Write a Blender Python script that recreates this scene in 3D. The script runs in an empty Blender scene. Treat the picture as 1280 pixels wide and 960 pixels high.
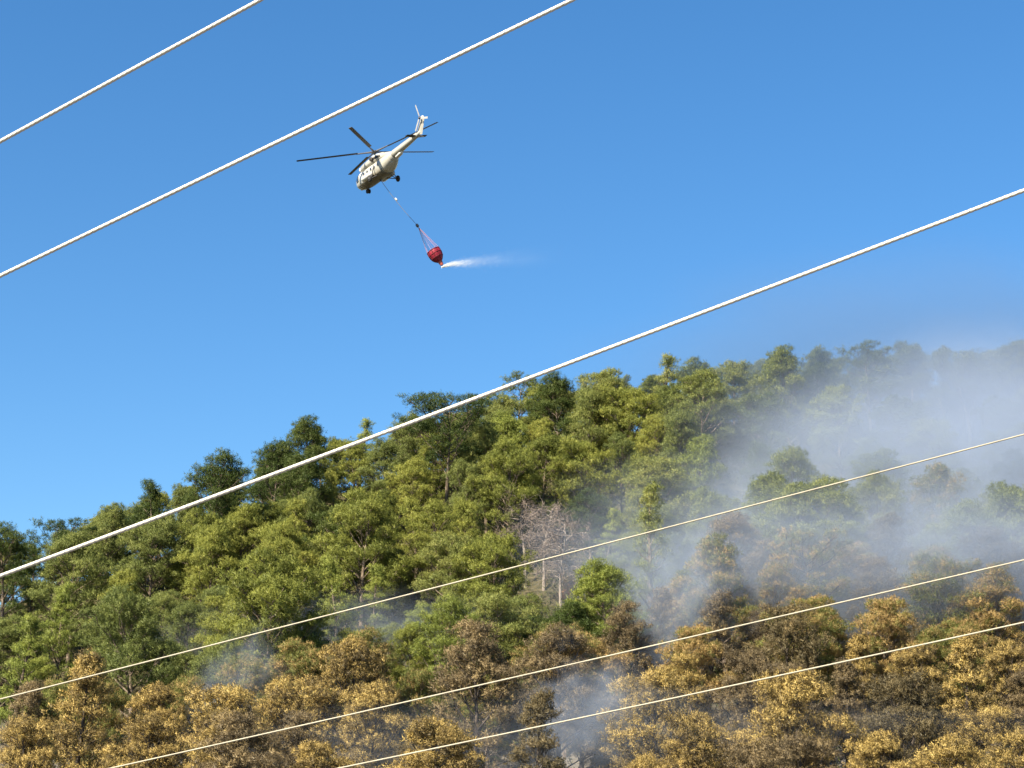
import bpy, bmesh, math
import numpy as np
from mathutils import Vector, Matrix, Euler

R_ = math.radians
SC = bpy.context.scene
COL = SC.collection

# ------------------------------------------------------------------ camera
PITCH = R_(16.0); CAMZ = 1.7; FPX = 640 / math.tan(R_(15.0))
cam = bpy.data.cameras.new('camera'); cam.sensor_width = 36; cam.lens = 18 / math.tan(R_(15.0))
cam.clip_start = 0.5; cam.clip_end = 6000
camo = bpy.data.objects.new('camera', cam); COL.objects.link(camo)
camo.location = (0, 0, CAMZ); camo.rotation_euler = (R_(90) + PITCH, 0, 0)
SC.camera = camo

# ------------------------------------------------------------------ sky and sun
SUN_ELEV = R_(40); SUN_AZ = R_(-139)        # azimuth clockwise from +Y (view direction); sun stands left, a little behind
to_sun = Vector((math.sin(SUN_AZ) * math.cos(SUN_ELEV), math.cos(SUN_AZ) * math.cos(SUN_ELEV), math.sin(SUN_ELEV)))
world = bpy.data.worlds.new('World'); SC.world = world; world.use_nodes = True
wn = world.node_tree; wn.nodes.clear()
sky = wn.nodes.new('ShaderNodeTexSky'); sky.sky_type = 'NISHITA'; sky.sun_disc = False
sky.sun_elevation = SUN_ELEV; sky.sun_rotation = SUN_AZ
sky.altitude = 300; sky.air_density = 1.2; sky.dust_density = 0.0; sky.ozone_density = 5.0
bg = wn.nodes.new('ShaderNodeBackground'); bg.inputs[1].default_value = 0.0605
wo = wn.nodes.new('ShaderNodeOutputWorld')
hs = wn.nodes.new('ShaderNodeHueSaturation'); hs.inputs['Saturation'].default_value = 1.22
wn.links.new(sky.outputs[0], hs.inputs['Color']); wn.links.new(hs.outputs[0], bg.inputs[0]); wn.links.new(bg.outputs[0], wo.inputs[0])
sl = bpy.data.lights.new('sun', 'SUN'); sl.energy = 5.0; sl.angle = R_(0.55); sl.color = (1.0, 0.88, 0.68)
so = bpy.data.objects.new('sun', sl); COL.objects.link(so)
so.rotation_euler = to_sun.to_track_quat('Z', 'Y').to_euler(); so.location = (-60, -40, 80)
SC.view_settings.view_transform = 'Standard'; SC.view_settings.look = 'None'
SC.view_settings.exposure = 1.56; SC.view_settings.gamma = 1.0
SC.view_settings.use_curve_mapping = False
SC.cycles.use_denoising = True
SC.cycles.max_bounces = 6; SC.cycles.diffuse_bounces = 3; SC.cycles.transmission_bounces = 3
SC.cycles.volume_bounces = 2; SC.cycles.transparent_max_bounces = 8
SC.cycles.volume_max_steps = 96

# ------------------------------------------------------------------ helpers
def tag(o, label=None, cat=None, group=None, kind=None):
    if label: o['label'] = label
    if cat: o['category'] = cat
    if group: o['group'] = group
    if kind: o['kind'] = kind
    return o

def empty(name, loc=(0, 0, 0), rot=(0, 0, 0)):
    o = bpy.data.objects.new(name, None); COL.objects.link(o)
    o.location = loc; o.rotation_euler = rot; o.empty_display_size = 0.5
    return o

def link(name, me, mat=None, parent=None):
    o = bpy.data.objects.new(name, me); COL.objects.link(o)
    if mat is not None and len(me.materials) == 0: me.materials.append(mat)
    if parent is not None: o.parent = parent
    return o

def np_mesh(name, V, F, nv, smooth=False, attr=None, normals=None):
    """V (n,3); F (m,nv) one polygon size; fast"""
    me = bpy.data.meshes.new(name)
    V = np.ascontiguousarray(V, dtype=np.float32); F = np.ascontiguousarray(F, dtype=np.int32)
    me.vertices.add(len(V)); me.vertices.foreach_set('co', V.ravel())
    me.loops.add(F.size); me.loops.foreach_set('vertex_index', F.ravel())
    me.polygons.add(len(F)); me.polygons.foreach_set('loop_start', np.arange(0, F.size, nv, dtype=np.int32))
    me.polygons.foreach_set('use_smooth', np.full(len(F), bool(smooth)))
    if attr is not None:
        for k, a in attr.items():
            at = me.attributes.new(k, 'FLOAT', 'POINT'); at.data.foreach_set('value', np.asarray(a, dtype=np.float32))
    me.update(calc_edges=True)
    if normals is not None:
        me.normals_split_custom_set_from_vertices(normals.astype(np.float32).tolist())
    return me

def pydata(name, V, F, smooth=False):
    me = bpy.data.meshes.new(name); me.from_pydata([tuple(map(float, v)) for v in V], [], [tuple(f) for f in F])
    bm = bmesh.new(); bm.from_mesh(me); bmesh.ops.recalc_face_normals(bm, faces=bm.faces); bm.to_mesh(me); bm.free(); me.update()
    if smooth: me.polygons.foreach_set('use_smooth', [True] * len(me.polygons))
    return me

def unit(v):
    return v / np.maximum(np.linalg.norm(v, axis=-1, keepdims=True), 1e-9)

def tubes(paths, sides=6, cap=False):
    """paths: list of (P (k,3), r (k,)) -> V,F(quads)"""
    Vs, Fs, off = [], [], 0
    for P, r in paths:
        P = np.asarray(P, float); k = len(P)
        T = np.gradient(P, axis=0); T = unit(T)
        ref = np.array([0, 0, 1.0]) if abs(T[0, 2]) < .9 else np.array([1.0, 0, 0])
        A = unit(np.cross(T, ref)); B = np.cross(T, A)
        ang = np.arange(sides) * 2 * np.pi / sides
        ring = P[:, None, :] + np.asarray(r)[:, None, None] * (np.cos(ang)[None, :, None] * A[:, None, :] + np.sin(ang)[None, :, None] * B[:, None, :])
        Vs.append(ring.reshape(-1, 3))
        i = np.arange(k - 1)[:, None] * sides; j = np.arange(sides)[None, :]; j2 = (j + 1) % sides
        Fs.append(np.stack([i + j, i + j2, i + sides + j2, i + sides + j], -1).reshape(-1, 4) + off)
        off += k * sides
    return np.concatenate(Vs), np.concatenate(Fs)

# ------------------------------------------------------------------ materials
def mat(name):
    m = bpy.data.materials.new(name); m.use_nodes = True
    nt = m.node_tree; nt.nodes.clear()
    out = nt.nodes.new('ShaderNodeOutputMaterial')
    return m, nt, out

def N(nt, typ, **kw):
    n = nt.nodes.new(typ)
    for k, v in kw.items(): setattr(n, k, v)
    return n

def ramp(nt, stops):
    r = nt.nodes.new('ShaderNodeValToRGB')
    e = r.color_ramp.elements
    while len(e) > 1: e.remove(e[-1])
    e[0].position = stops[0][0]; e[0].color = (*stops[0][1], 1)
    for p, c in stops[1:]:
        x = e.new(p); x.color = (*c, 1)
    return r

def plain(name, col, rough=.6, metal=0., var=.12, scale=3., spec=.4, coat=0.):
    m, nt, out = mat(name)
    b = N(nt, 'ShaderNodeBsdfPrincipled'); b.inputs['Roughness'].default_value = rough; b.inputs['Metallic'].default_value = metal
    b.inputs['Specular IOR Level'].default_value = spec; b.inputs['Coat Weight'].default_value = coat
    tc = N(nt, 'ShaderNodeTexCoord'); no = N(nt, 'ShaderNodeTexNoise'); no.inputs['Scale'].default_value = scale; no.inputs['Detail'].default_value = 5
    c = np.array(col)
    r = ramp(nt, [(.3, tuple(c * (1 - var))), (.7, tuple(np.minimum(c * (1 + var), 1)))])
    nt.links.new(tc.outputs['Object'], no.inputs[0]); nt.links.new(no.outputs[0], r.inputs[0]); nt.links.new(r.outputs[0], b.inputs['Base Color'])
    nt.links.new(b.outputs[0], out.inputs[0])
    return m

def foliage(name, cols, obj_spread, transl=.35):
    """needles: colour by a random number per puff, blended with a random number per tree"""
    m, nt, out = mat(name)
    at = N(nt, 'ShaderNodeAttribute', attribute_name='v')
    oi = N(nt, 'ShaderNodeObjectInfo')
    mx = N(nt, 'ShaderNodeMix'); mx.data_type = 'FLOAT'; mx.inputs[0].default_value = obj_spread
    nt.links.new(at.outputs['Fac'], mx.inputs[2]); nt.links.new(oi.outputs['Random'], mx.inputs[3])
    r = ramp(nt, cols); nt.links.new(mx.outputs[0], r.inputs[0])
    d = N(nt, 'ShaderNodeBsdfDiffuse'); t = N(nt, 'ShaderNodeBsdfTranslucent'); g = N(nt, 'ShaderNodeBsdfGlossy')
    g.inputs['Roughness'].default_value = .5; g.inputs['Color'].default_value = (.5, .5, .45, 1)
    nt.links.new(r.outputs[0], d.inputs[0]); nt.links.new(r.outputs[0], t.inputs[0])
    a = N(nt, 'ShaderNodeMixShader'); a.inputs[0].default_value = transl
    nt.links.new(d.outputs[0], a.inputs[1]); nt.links.new(t.outputs[0], a.inputs[2])
    b = N(nt, 'ShaderNodeMixShader'); b.inputs[0].default_value = .03
    nt.links.new(a.outputs[0], b.inputs[1]); nt.links.new(g.outputs[0], b.inputs[2])
    nt.links.new(b.outputs[0], out.inputs[0])
    return m

def bark_mat(name, c0, c1, c2):
    m, nt, out = mat(name)
    tc = N(nt, 'ShaderNodeTexCoord'); mp = N(nt, 'ShaderNodeMapping'); mp.inputs['Scale'].default_value = (5, 5, 1.3)
    no = N(nt, 'ShaderNodeTexNoise'); no.inputs['Scale'].default_value = 1.6; no.inputs['Detail'].default_value = 6
    r = ramp(nt, [(.3, c0), (.5, c1), (.72, c2)])
    b = N(nt, 'ShaderNodeBsdfPrincipled'); b.inputs['Roughness'].default_value = .9; b.inputs['Specular IOR Level'].default_value = .15
    bu = N(nt, 'ShaderNodeBump'); bu.inputs['Strength'].default_value = .6; bu.inputs['Distance'].default_value = .05
    nt.links.new(tc.outputs['Object'], mp.inputs[0]); nt.links.new(mp.outputs[0], no.inputs[0]); nt.links.new(no.outputs[0], r.inputs[0])
    nt.links.new(r.outputs[0], b.inputs['Base Color']); nt.links.new(no.outputs[0], bu.inputs['Height']); nt.links.new(bu.outputs[0], b.inputs['Normal'])
    nt.links.new(b.outputs[0], out.inputs[0])
    return m

M = {}
M['bright'] = foliage('needles_olive_green', [(0, (0.0743, 0.0987, 0.0255)), (.35, (0.1653, 0.1904, 0.0418)), (.65, (0.2455, 0.2644, 0.0557)), (1, (0.3354, 0.3231, 0.0742))], .40)
M['mid'] = foliage('needles_mid_green', [(0, (0.0658, 0.0916, 0.0278)), (.4, (0.1437, 0.1739, 0.0487)), (.7, (0.2132, 0.2374, 0.0673)), (1, (0.2814, 0.2797, 0.0835))], .40)
M['dark'] = foliage('needles_dark_green', [(0, (0.0264, 0.0480, 0.0132)), (.5, (0.0600, 0.0888, 0.0216)), (1, (0.1104, 0.1320, 0.0312))], .35)
M['fresh'] = foliage('needles_fresh_green', [(0, (0.0960, 0.1299, 0.0302)), (.5, (0.2090, 0.2486, 0.0534)), (1, (0.3164, 0.3390, 0.0766))], .30)
M['gold'] = foliage('needles_scorched_gold', [(0, (0.0525, 0.0428, 0.0260)), (.32, (0.1522, 0.1142, 0.0500)), (.6, (0.3465, 0.2550, 0.0880)), (.85, (0.4883, 0.3621, 0.1250)), (1, (0.2310, 0.1989, 0.0700))], .22, .22)
M['rust'] = foliage('needles_scorched_brown', [(0, (0.0600, 0.0509, 0.0381)), (.35, (0.1300, 0.1028, 0.0627)), (.7, (0.2200, 0.1675, 0.0896)), (1, (0.3100, 0.2332, 0.1120))], .22)
M['grey'] = foliage('needles_scorched_grey_brown', [(0, (.050, .043, .028)), (.4, (.098, .082, .046)), (.75, (.160, .128, .065)), (1, (.23, .17, .08))], .3)
M['half'] = foliage('needles_half_scorched', [(0, (.07, .09, .03)), (.3, (.14, .16, .045)), (.48, (.20, .20, .06)), (.6, (.34, .24, .10)), (1, (.46, .32, .13))], .28)
M['shrub'] = foliage('shrub_leaves', [(0, (.035, .048, .017)), (.5, (.085, .102, .032)), (1, (.15, .155, .052))], .2)
M['russet'] = foliage('russet_twig_leaves', [(0, (.11, .055, .040)), (.5, (.19, .090, .062)), (1, (.26, .14, .09))], .2)
M['bark'] = bark_mat('pine_bark', (.05, .040, .032), (.135, .105, .080), (.27, .22, .175))
M['charred'] = bark_mat('charred_bark', (.016, .014, .013), (.042, .035, .030), (.13, .105, .085))
M['deadwood'] = bark_mat('bleached_dead_wood', (.12, .10, .085), (.24, .205, .18), (.37, .33, .29))
M['twig'] = bark_mat('dead_twigs', (.10, .082, .070), (.17, .138, .118), (.26, .21, .18))

# ground: dry litter with ash patches near the foot where the fire has been
def ground_mat():
    m, nt, out = mat('forest_floor')
    tc = N(nt, 'ShaderNodeTexCoord')
    n1 = N(nt, 'ShaderNodeTexNoise'); n1.inputs['Scale'].default_value = .22; n1.inputs['Detail'].default_value = 8; n1.inputs['Roughness'].default_value = .65
    n2 = N(nt, 'ShaderNodeTexNoise'); n2.inputs['Scale'].default_value = 2.5; n2.inputs['Detail'].default_value = 8
    nt.links.new(tc.outputs['Object'], n1.inputs[0]); nt.links.new(tc.outputs['Object'], n2.inputs[0])
    green = ramp(nt, [(.3, (.035, .036, .018)), (.55, (.075, .066, .036)), (.75, (.12, .10, .060))])
    ash = ramp(nt, [(.32, (.045, .040, .038)), (.5, (.12, .11, .105)), (.7, (.24, .225, .215))])
    nt.links.new(n2.outputs[0], green.inputs[0]); nt.links.new(n1.outputs[0], ash.inputs[0])
    sx = N(nt, 'ShaderNodeSeparateXYZ'); nt.links.new(tc.outputs['Object'], sx.inputs[0])
    mr = N(nt, 'ShaderNodeMapRange'); mr.inputs[1].default_value = 128; mr.inputs[2].default_value = 142; mr.inputs[3].default_value = 1; mr.inputs[4].default_value = 0
    nt.links.new(sx.outputs['Y'], mr.inputs[0])
    mx = N(nt, 'ShaderNodeMix'); mx.data_type = 'RGBA'
    nt.links.new(mr.outputs[0], mx.inputs[0]); nt.links.new(green.outputs[0], mx.inputs[6]); nt.links.new(ash.outputs[0], mx.inputs[7])
    b = N(nt, 'ShaderNodeBsdfPrincipled'); b.inputs['Roughness'].default_value = .95; b.inputs['Specular IOR Level'].default_value = .1
    bu = N(nt, 'ShaderNodeBump'); bu.inputs['Strength'].default_value = .8; bu.inputs['Distance'].default_value = .3
    nt.links.new(mx.outputs[2], b.inputs['Base Color']); nt.links.new(n2.outputs[0], bu.inputs['Height']); nt.links.new(bu.outputs[0], b.inputs['Normal'])
    nt.links.new(b.outputs[0], out.inputs[0])
    return m
M['ground'] = ground_mat()

# ------------------------------------------------------------------ the hill
def ray(u, v):
    """world direction through a point of the 1280 x 960 photograph, scaled so that Y = 1"""
    dx, dy = (u - 640) / FPX, (480 - v) / FPX
    y = math.cos(PITCH) - dy * math.sin(PITCH); z = math.sin(PITCH) + dy * math.cos(PITCH)
    return dx / y, z / y

SKY = [(-160, 690), (0, 668), (60, 655), (130, 640), (190, 618), (260, 590), (330, 568), (395, 545), (450, 540), (530, 515), (600, 508),
       (640, 492), (700, 480), (820, 462), (900, 458), (980, 450), (1080, 440), (1180, 436), (1280, 436), (1440, 440)]
_a = np.array([ray(*p)[0] for p in SKY]); _e = np.array([ray(*p)[1] for p in SKY])
FOOT, KNEE = 103.0, 130.0
def hill(X, Y):
    X = np.asarray(X, float); Y = np.asarray(Y, float)
    a = np.clip(X / np.maximum(Y, 1), -.34, .34)
    te = np.interp(a, _a, _e)
    # a broad-scale version, so that single tree tops do not shape the ground
    te = .5 * te + .25 * np.interp(a - .03, _a, _e) + .25 * np.interp(a + .03, _a, _e)
    Rr = np.interp(a, [-.34, -.27, 0, .27, .34], [158, 162, 186, 214, 220])
    Hr = Rr * te + CAMZ - 5.1
    hk = 11.8
    low = np.clip(Y - FOOT, 0, None) * (hk / (KNEE - FOOT))
    s = (Y - KNEE) / (Rr - KNEE)
    up = hk + (Hr - hk) * s
    back = Hr - .42 * np.clip(Y - Rr, 0, 95)
    z = np.where(Y < KNEE, low, np.minimum(up, back))
    # soften the crest and the foot
    z = z - 0.8 * np.exp(-((Y - Rr) / 6.0) ** 2) + .9 * np.exp(-((Y - FOOT) / 5.0) ** 2)
    m = np.clip((Y - 95) / 15, 0, 1)
    z = z + m * (.55 * np.sin(X * .21 + 1.3) * np.sin(Y * .17) + .35 * np.sin(X * .47 + Y * .31) + .18 * np.sin(X * 1.1 - Y * .9))
    return z

xs = np.concatenate([np.linspace(-900, -150, 16)[:-1], np.linspace(-150, 150, 201), np.linspace(150, 900, 16)[1:]])
ys = np.concatenate([np.linspace(-300, 90, 20)[:-1], np.linspace(90, 250, 129), np.linspace(250, 1500, 26)[1:]])
gx, gy = np.meshgrid(xs, ys)
gz = hill(gx, gy)
GV = np.stack([gx, gy, gz], -1).reshape(-1, 3)
nx, ny = len(xs), len(ys)
i = np.arange(ny - 1)[:, None] * nx; j = np.arange(nx - 1)[None, :]
GF = np.stack([i + j, i + j + 1, i + nx + j + 1, i + nx + j], -1).reshape(-1, 4)
g = link('hillside_terrain', np_mesh('hillside_terrain', GV, GF, 4, True), M['ground'])
tag(g, kind='structure')

# ------------------------------------------------------------------ tree builders
def puffs_to_mesh(name, C, rad, axis, val, cdir, rng, nfl=20, fl=.20, fw=.060, spread=.42):
    """C (n,3) puff centres, rad (n,), axis (n,3) shoot direction, val (n,) colour number, cdir (n,3) outward direction"""
    n = len(C)
    d = rng.normal(size=(n, nfl, 3)); d = unit(d)
    d = unit(d + axis[:, None, :] * .55)
    t = rng.normal(size=(n, nfl, 3)); t = unit(t - (t * d).sum(-1, keepdims=True) * d)
    s = np.cross(d, t)
    el = 1 + .8 * np.clip((d * axis[:, None, :]).sum(-1, keepdims=True), 0, 1)
    p = C[:, None, :] + d * (rad[:, None, None] * el * rng.uniform(.35, .85, (n, nfl, 1)))
    lead = unit(d * .9 + t * spread)
    L = fl * rng.uniform(.7, 1.3, (n, nfl, 1)) * (rad[:, None, None] / .25); W = fw * rng.uniform(.7, 1.3, (n, nfl, 1)) * (rad[:, None, None] / .25)
    v0 = p - lead * L * .4 - s * W * .5; v1 = p - lead * L * .4 + s * W * .5; v2 = p + lead * L * .6
    gn = np.cross(v1 - v0, v2 - v0)
    flip = (gn * d).sum(-1, keepdims=True) < 0
    a = np.where(flip, v1, v0); b = np.where(flip, v0, v1)
    V = np.stack([a, b, v2], 2).reshape(-1, 3)
    F = np.arange(len(V)).reshape(-1, 3)
    nn = unit(unit(gn) * np.where(flip, -1, 1) * .30 + d * 1.0 + cdir[:, None, :] * .28)
    nn = np.repeat(nn[:, :, None, :], 3, 2).reshape(-1, 3)
    vv = np.repeat(np.clip(val[:, None] + rng.normal(0, .07, (n, nfl)), 0, 1).reshape(-1), 3)
    return np_mesh(name, V, F, 3, False, {'v': vv}, nn)

def curve_pts(p0, d0, length, bend, k, rng, wob=.06):
    """a limb: starts at p0 along d0 and bends towards `bend`"""
    P = [np.array(p0, float)]; d = np.array(d0, float); d /= np.linalg.norm(d)
    st = length / (k - 1)
    for _ in range(k - 1):
        d = d + np.array(bend) / (k - 1) + rng.normal(0, wob, 3); d /= np.linalg.norm(d)
        P.append(P[-1] + d * st)
    return np.array(P)

def make_pine(name, seed, H=10.5, W=7., base=.28, shape='round', nl=30, clump=.85, dens=20, prad=.185, nfl=17, lean=.5, open_=0., flat=.85, up=.5, fl=.21, fw=.044, spread=.40, low=1.):
    rng = np.random.default_rng(seed)
    paths = []
    k = 9
    tz = np.linspace(0, 1, k)
    tp = np.stack([lean * rng.normal() * tz ** 1.6 + .22 * np.sin(tz * 5 + rng.uniform(0, 6)) * tz,
                   lean * rng.normal() * tz ** 1.6 + .22 * np.sin(tz * 4 + rng.uniform(0, 6)) * tz, tz * H * .95 - .35], -1)
    r0 = .021 * H
    tr = r0 * (1 - tz * .88) ** .9; tr[0] *= 1.35
    paths.append((tp, tr))
    trunk_at = lambda s: np.array([np.interp(s, tz, tp[:, q]) for q in range(3)])
    cl_c, cl_r, cl_d = [], [], []
    ga = rng.uniform(0, 6.28)
    for q in range(nl):
        s = base + (1 - base) * ((q + rng.uniform(0, .8)) / nl) ** .85
        s = min(s, .985)
        w = (s - base) / (1 - base)
        if shape == 'round': prof = (math.sin(math.pi * min(.97, .20 + .72 * w) ** .95)) ** .8
        elif shape == 'cone': prof = (1 - w) ** .8 * .96 + .08
        elif shape == 'umbrella': prof = .35 + .65 * math.sin(math.pi * min(1, (.18 + .72 * w))) ** .5
        elif shape == 'column': prof = (.5 + .5 * (1 - w)) * (1 - w ** 4) + .06
        else: prof = 1.0
        L = W / 2 * prof * rng.uniform(.62, 1.12)
        if open_ and rng.random() < open_: continue
        ga += 2.4 + rng.normal(0, .35)
        el = up * (1.0 - .2 * w) + .75 * w ** 2 + rng.normal(0, .12)
        if shape == 'umbrella': el = .5 - .25 * w + rng.normal(0, .1)
        d0 = np.array([math.cos(ga) * math.cos(el), math.sin(ga) * math.cos(el), math.sin(el)])
        P = curve_pts(trunk_at(s), d0, max(L, .35), (0, 0, .45), 6, rng, .09)
        rb = max(.010 * H * (1 - s * .6) * (L / (W / 2) + .2) * .75, .018)
        paths.append((P, rb * np.linspace(1, .28, 6)))
        # side branches carrying needle clumps
        nb = max(2, int(round(L * 2.1)))
        for b in range(nb):
            f = rng.uniform(.38, 1.0) if b else 1.0
            pi = np.array([np.interp(f, np.linspace(0, 1, 6), P[:, c]) for c in range(3)])
            if b:
                side = rng.choice([-1, 1]); aa = ga + side * rng.uniform(.4, 1.3)
                dl = rng.uniform(.35, .95) * (.5 + .25 * L) * (1.15 - .45 * f)
                db = np.array([math.cos(aa), math.sin(aa), rng.uniform(.05, .6)])
                Q = curve_pts(pi, db, dl, (0, 0, .5), 4, rng, .12)
                paths.append((Q, np.linspace(.03, .012, 4)))
                pe = Q[-1]
            else: pe = pi
            cl_c.append(pe + np.array([0, 0, .08])); cl_r.append(clump * rng.uniform(.45, 1.2)); cl_d.append(rng.uniform(0, 1))
    # leader tip
    cl_c.append(trunk_at(1.0)); cl_r.append(clump * .6); cl_d.append(rng.uniform(.3, 1))
    cl_c = np.array(cl_c); cl_r = np.array(cl_r); cl_d = np.array(cl_d)
    cen = np.array([0, 0, H * (base + .4 * (1 - base))])
    PC, PR, PA, PV, PD = [], [], [], [], []
    for c, r, v in zip(cl_c, cl_r, cl_d):
        n = max(4, int(dens * (r / clump) ** 2 * (low + (1 - low) * min(1, max(0, (c[2] / H - .3) / .4)))))
        u = unit(rng.normal(size=(n, 3))); u[:, 2] = np.abs(u[:, 2]) * .95 - .22
        rr = r * rng.uniform(.3, 1, (n, 1)) ** .6 * np.where(rng.random((n, 1)) < .14, 1.35, 1.)
        off = u * rr * np.array([1, 1, flat])
        out = unit((c - cen) * np.array([1, 1, .8]) + np.array([0, 0, .6]))
        PC.append(c + off); PR.append(prad * rng.uniform(.7, 1.25, n))
        PA.append(unit(u * .45 + out * .35 + np.array([0, 0, .8]) + rng.normal(0, .18, (n, 3))))
        PV.append(np.clip(.5 + (v - .5) * .62 + rng.normal(0, .17, n), 0, 1))
        PD.append(unit(u * .6 + out * .8))
    crown = puffs_to_mesh(name + '_crown', np.concatenate(PC), np.concatenate(PR), np.concatenate(PA), np.concatenate(PV), np.concatenate(PD), rng, nfl, fl, fw, spread)
    V, F = tubes(paths, 6)
    trunk = np_mesh(name + '_trunk', V, F, 4, True)
    top = max(float(np.max(np.concatenate(PC)[:, 2])), H * .9) + prad
    return dict(trunk=trunk, crown=crown, H=top, W=W)

KIND = {}
KIND['r1'] = make_pine('round_pine_a', 11, 10.5, 7.4, .15, 'round', 42, .80, 32, flat=.9)
KIND['r2'] = make_pine('round_pine_b', 12, 11.0, 6.8, .22, 'round', 40, .82, 32, flat=.9, lean=.8)
KIND['r3'] = make_pine('round_pine_c', 13, 9.6, 7.8, .12, 'round', 44, .80, 32, flat=.9, lean=.4)
KIND['r4'] = make_pine('round_pine_d', 14, 11.5, 7.0, .30, 'round', 36, .80, 29, flat=.85, open_=.15, lean=.7)
KIND['u1'] = make_pine('umbrella_pine_a', 21, 11.0, 7.6, .50, 'umbrella', 24, .95, 22, flat=.42, lean=.9)
KIND['u2'] = make_pine('umbrella_pine_b', 22, 10.6, 6.2, .44, 'umbrella', 26, .80, 24, flat=.5, open_=.12, lean=.8)
KIND['c1'] = make_pine('pointed_pine_a', 31, 10.5, 5.0, .10, 'cone', 44, .62, 18, up=.45)
KIND['c2'] = make_pine('pointed_pine_b', 32, 10.0, 4.2, .12, 'cone', 42, .58, 18, up=.55)
KIND['n1'] = make_pine('narrow_pine', 33, 11.0, 3.0, .10, 'column', 44, .50, 16, up=.5, lean=.2)
KIND['b1'] = make_pine('burnt_pine_a', 41, 10.6, 7.2, .15, 'round', 36, .78, 17, .21, 26, open_=.10, flat=.95, low=.42, fl=.17, fw=.052, spread=.7)
KIND['b2'] = make_pine('burnt_pine_b', 42, 11.2, 6.6, .20, 'round', 34, .78, 16, .21, 26, open_=.16, flat=.95, low=.38, fl=.17, fw=.052, spread=.7, lean=.8)
KIND['b3'] = make_pine('burnt_pine_c', 43, 9.8, 7.6, .14, 'round', 36, .80, 15, .21, 26, open_=.18, flat=.9, low=.42, fl=.17, fw=.052, spread=.7)
KIND['b4'] = make_pine('burnt_pine_d', 44, 11.0, 5.6, .16, 'cone', 38, .70, 17, .21, 26, up=.55, low=.3, fl=.17, fw=.052, spread=.7)

def put_tree(kind, x, y, s, rz, leaf, bark, name, label, group=None, sx=1.0, dz=-.1):
    K = KIND[kind]
    t = empty(name, (x, y, float(hill(x, y)) + dz), (0, 0, rz)); t.scale = (s * sx, s * sx, s)
    tilt = np.random.default_rng(int(abs(x * 131 + y * 17) * 10)).normal(0, .045, 2); t.rotation_euler = (tilt[0], tilt[1], rz)
    for part, m in (('trunk', M[bark]), ('crown', M[leaf])):
        o = bpy.data.objects.new(part, K[part]); COL.objects.link(o); o.parent = t
        if len(K[part].materials) == 0: K[part].materials.append(m)
        o.material_slots[0].link = 'OBJECT'; o.material_slots[0].material = m
    tag(t, label, 'tree', group)
    return t

PLACED, GUARD = [], []
def spot_for(u, v, height):
    """the place on the hill whose tree of that height has its top on the sight line"""
    a, e = ray(u, v)
    Y = np.linspace(104, 235, 2620); X = a * Y
    d = hill(X, Y) + height - (CAMZ + e * Y)
    ix = np.where((d[:-1] < 0) & (d[1:] >= 0))[0]
    q = ix[0] if len(ix) else int(np.argmax(d))
    return float(X[q]), float(Y[q])

RNG = np.random.default_rng(5)
def specific(u, v, wpx, kind, leaf, bark, label, hpx=None, name='pine_tree', group=None, rz=None):
    K = KIND[kind]; s = 1.0
    for _ in range(4):
        x, y = spot_for(u, v, K['H'] * s)
        want = wpx * y * 1.03 / FPX
        s = float(np.clip(want / K['W'] / 1.04, .45, 1.45))
    sx = 1.0
    if hpx: 
        sz = hpx * y * 1.03 / FPX / K['H']; sx = s / sz; s = sz
        x, y = spot_for(u, v, K['H'] * s)
    PLACED.append((x, y, K['W'] * s * sx / 2)); GUARD.append((x, y, K['W'] * s * sx / 2, (float(hill(x, y)) + K['H'] * s * (2.0 if v < 680 - .22 * u else .78 if leaf in ('gold', 'rust', 'grey') else (.4 if wpx < 80 else .55)) - CAMZ) / y))
    return put_tree(kind, x, y, s, RNG.uniform(0, 6.28) if rz is None else rz, leaf, bark, name, label, group, sx)

SK = 'pines along the crest'
# along the skyline
specific(14, 652, 100, 'r4', 'dark', 'bark', 'dark green pine at the foot end of the crest, round topped')
specific(97, 641, 92, 'u2', 'dark', 'bark', 'dark flat-topped pine low on the crest beside a rounded pine')
specific(140, 626, 80, 'r2', 'mid', 'bark', 'mid green rounded pine on the crest before the dark pointed pine')
specific(192, 597, 74, 'c1', 'dark', 'bark', 'dark pointed pine standing alone on the lower crest')
specific(266, 562, 108, 'r4', 'dark', 'bark', 'broad dark bushy pine on the crest above the dark pointed pine')
specific(342, 545, 86, 'r4', 'dark', 'bark', 'dark bushy pine on the crest next to the tallest dark pine')
specific(396, 518, 92, 'r2', 'dark', 'bark', 'tallest dark pine rising from the lower crest')
specific(452, 522, 44, 'c2', 'fresh', 'bark', 'slim light green young pine in the crest gap')
specific(500, 514, 74, 'r4', 'mid', 'bark', 'thin grey-green pine leaning by the wide flat-topped pine')
specific(562, 490, 128, 'u1', 'dark', 'bark', 'widest flat-topped dark pine on the crest')
specific(646, 460, 62, 'u2', 'mid', 'bark', 'round-headed pine on a bare stem clear of its neighbours')
specific(700, 463, 84, 'r2', 'dark', 'bark', 'dark dense pine just above the round-headed pine')
specific(760, 460, 84, 'r1', 'mid', 'bark', 'rounded green pine on the crest below the thin-topped pine')
specific(822, 442, 60, 'c2', 'mid', 'bark', 'thin-topped pine on the crest at the smoke edge')
specific(862, 448, 90, 'r3', 'mid', 'bark', 'broad pine on the crest where the smoke begins')
specific(915, 446, 90, 'r1', 'mid', 'bark', 'broad pine on the crest lightly veiled by smoke')
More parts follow.
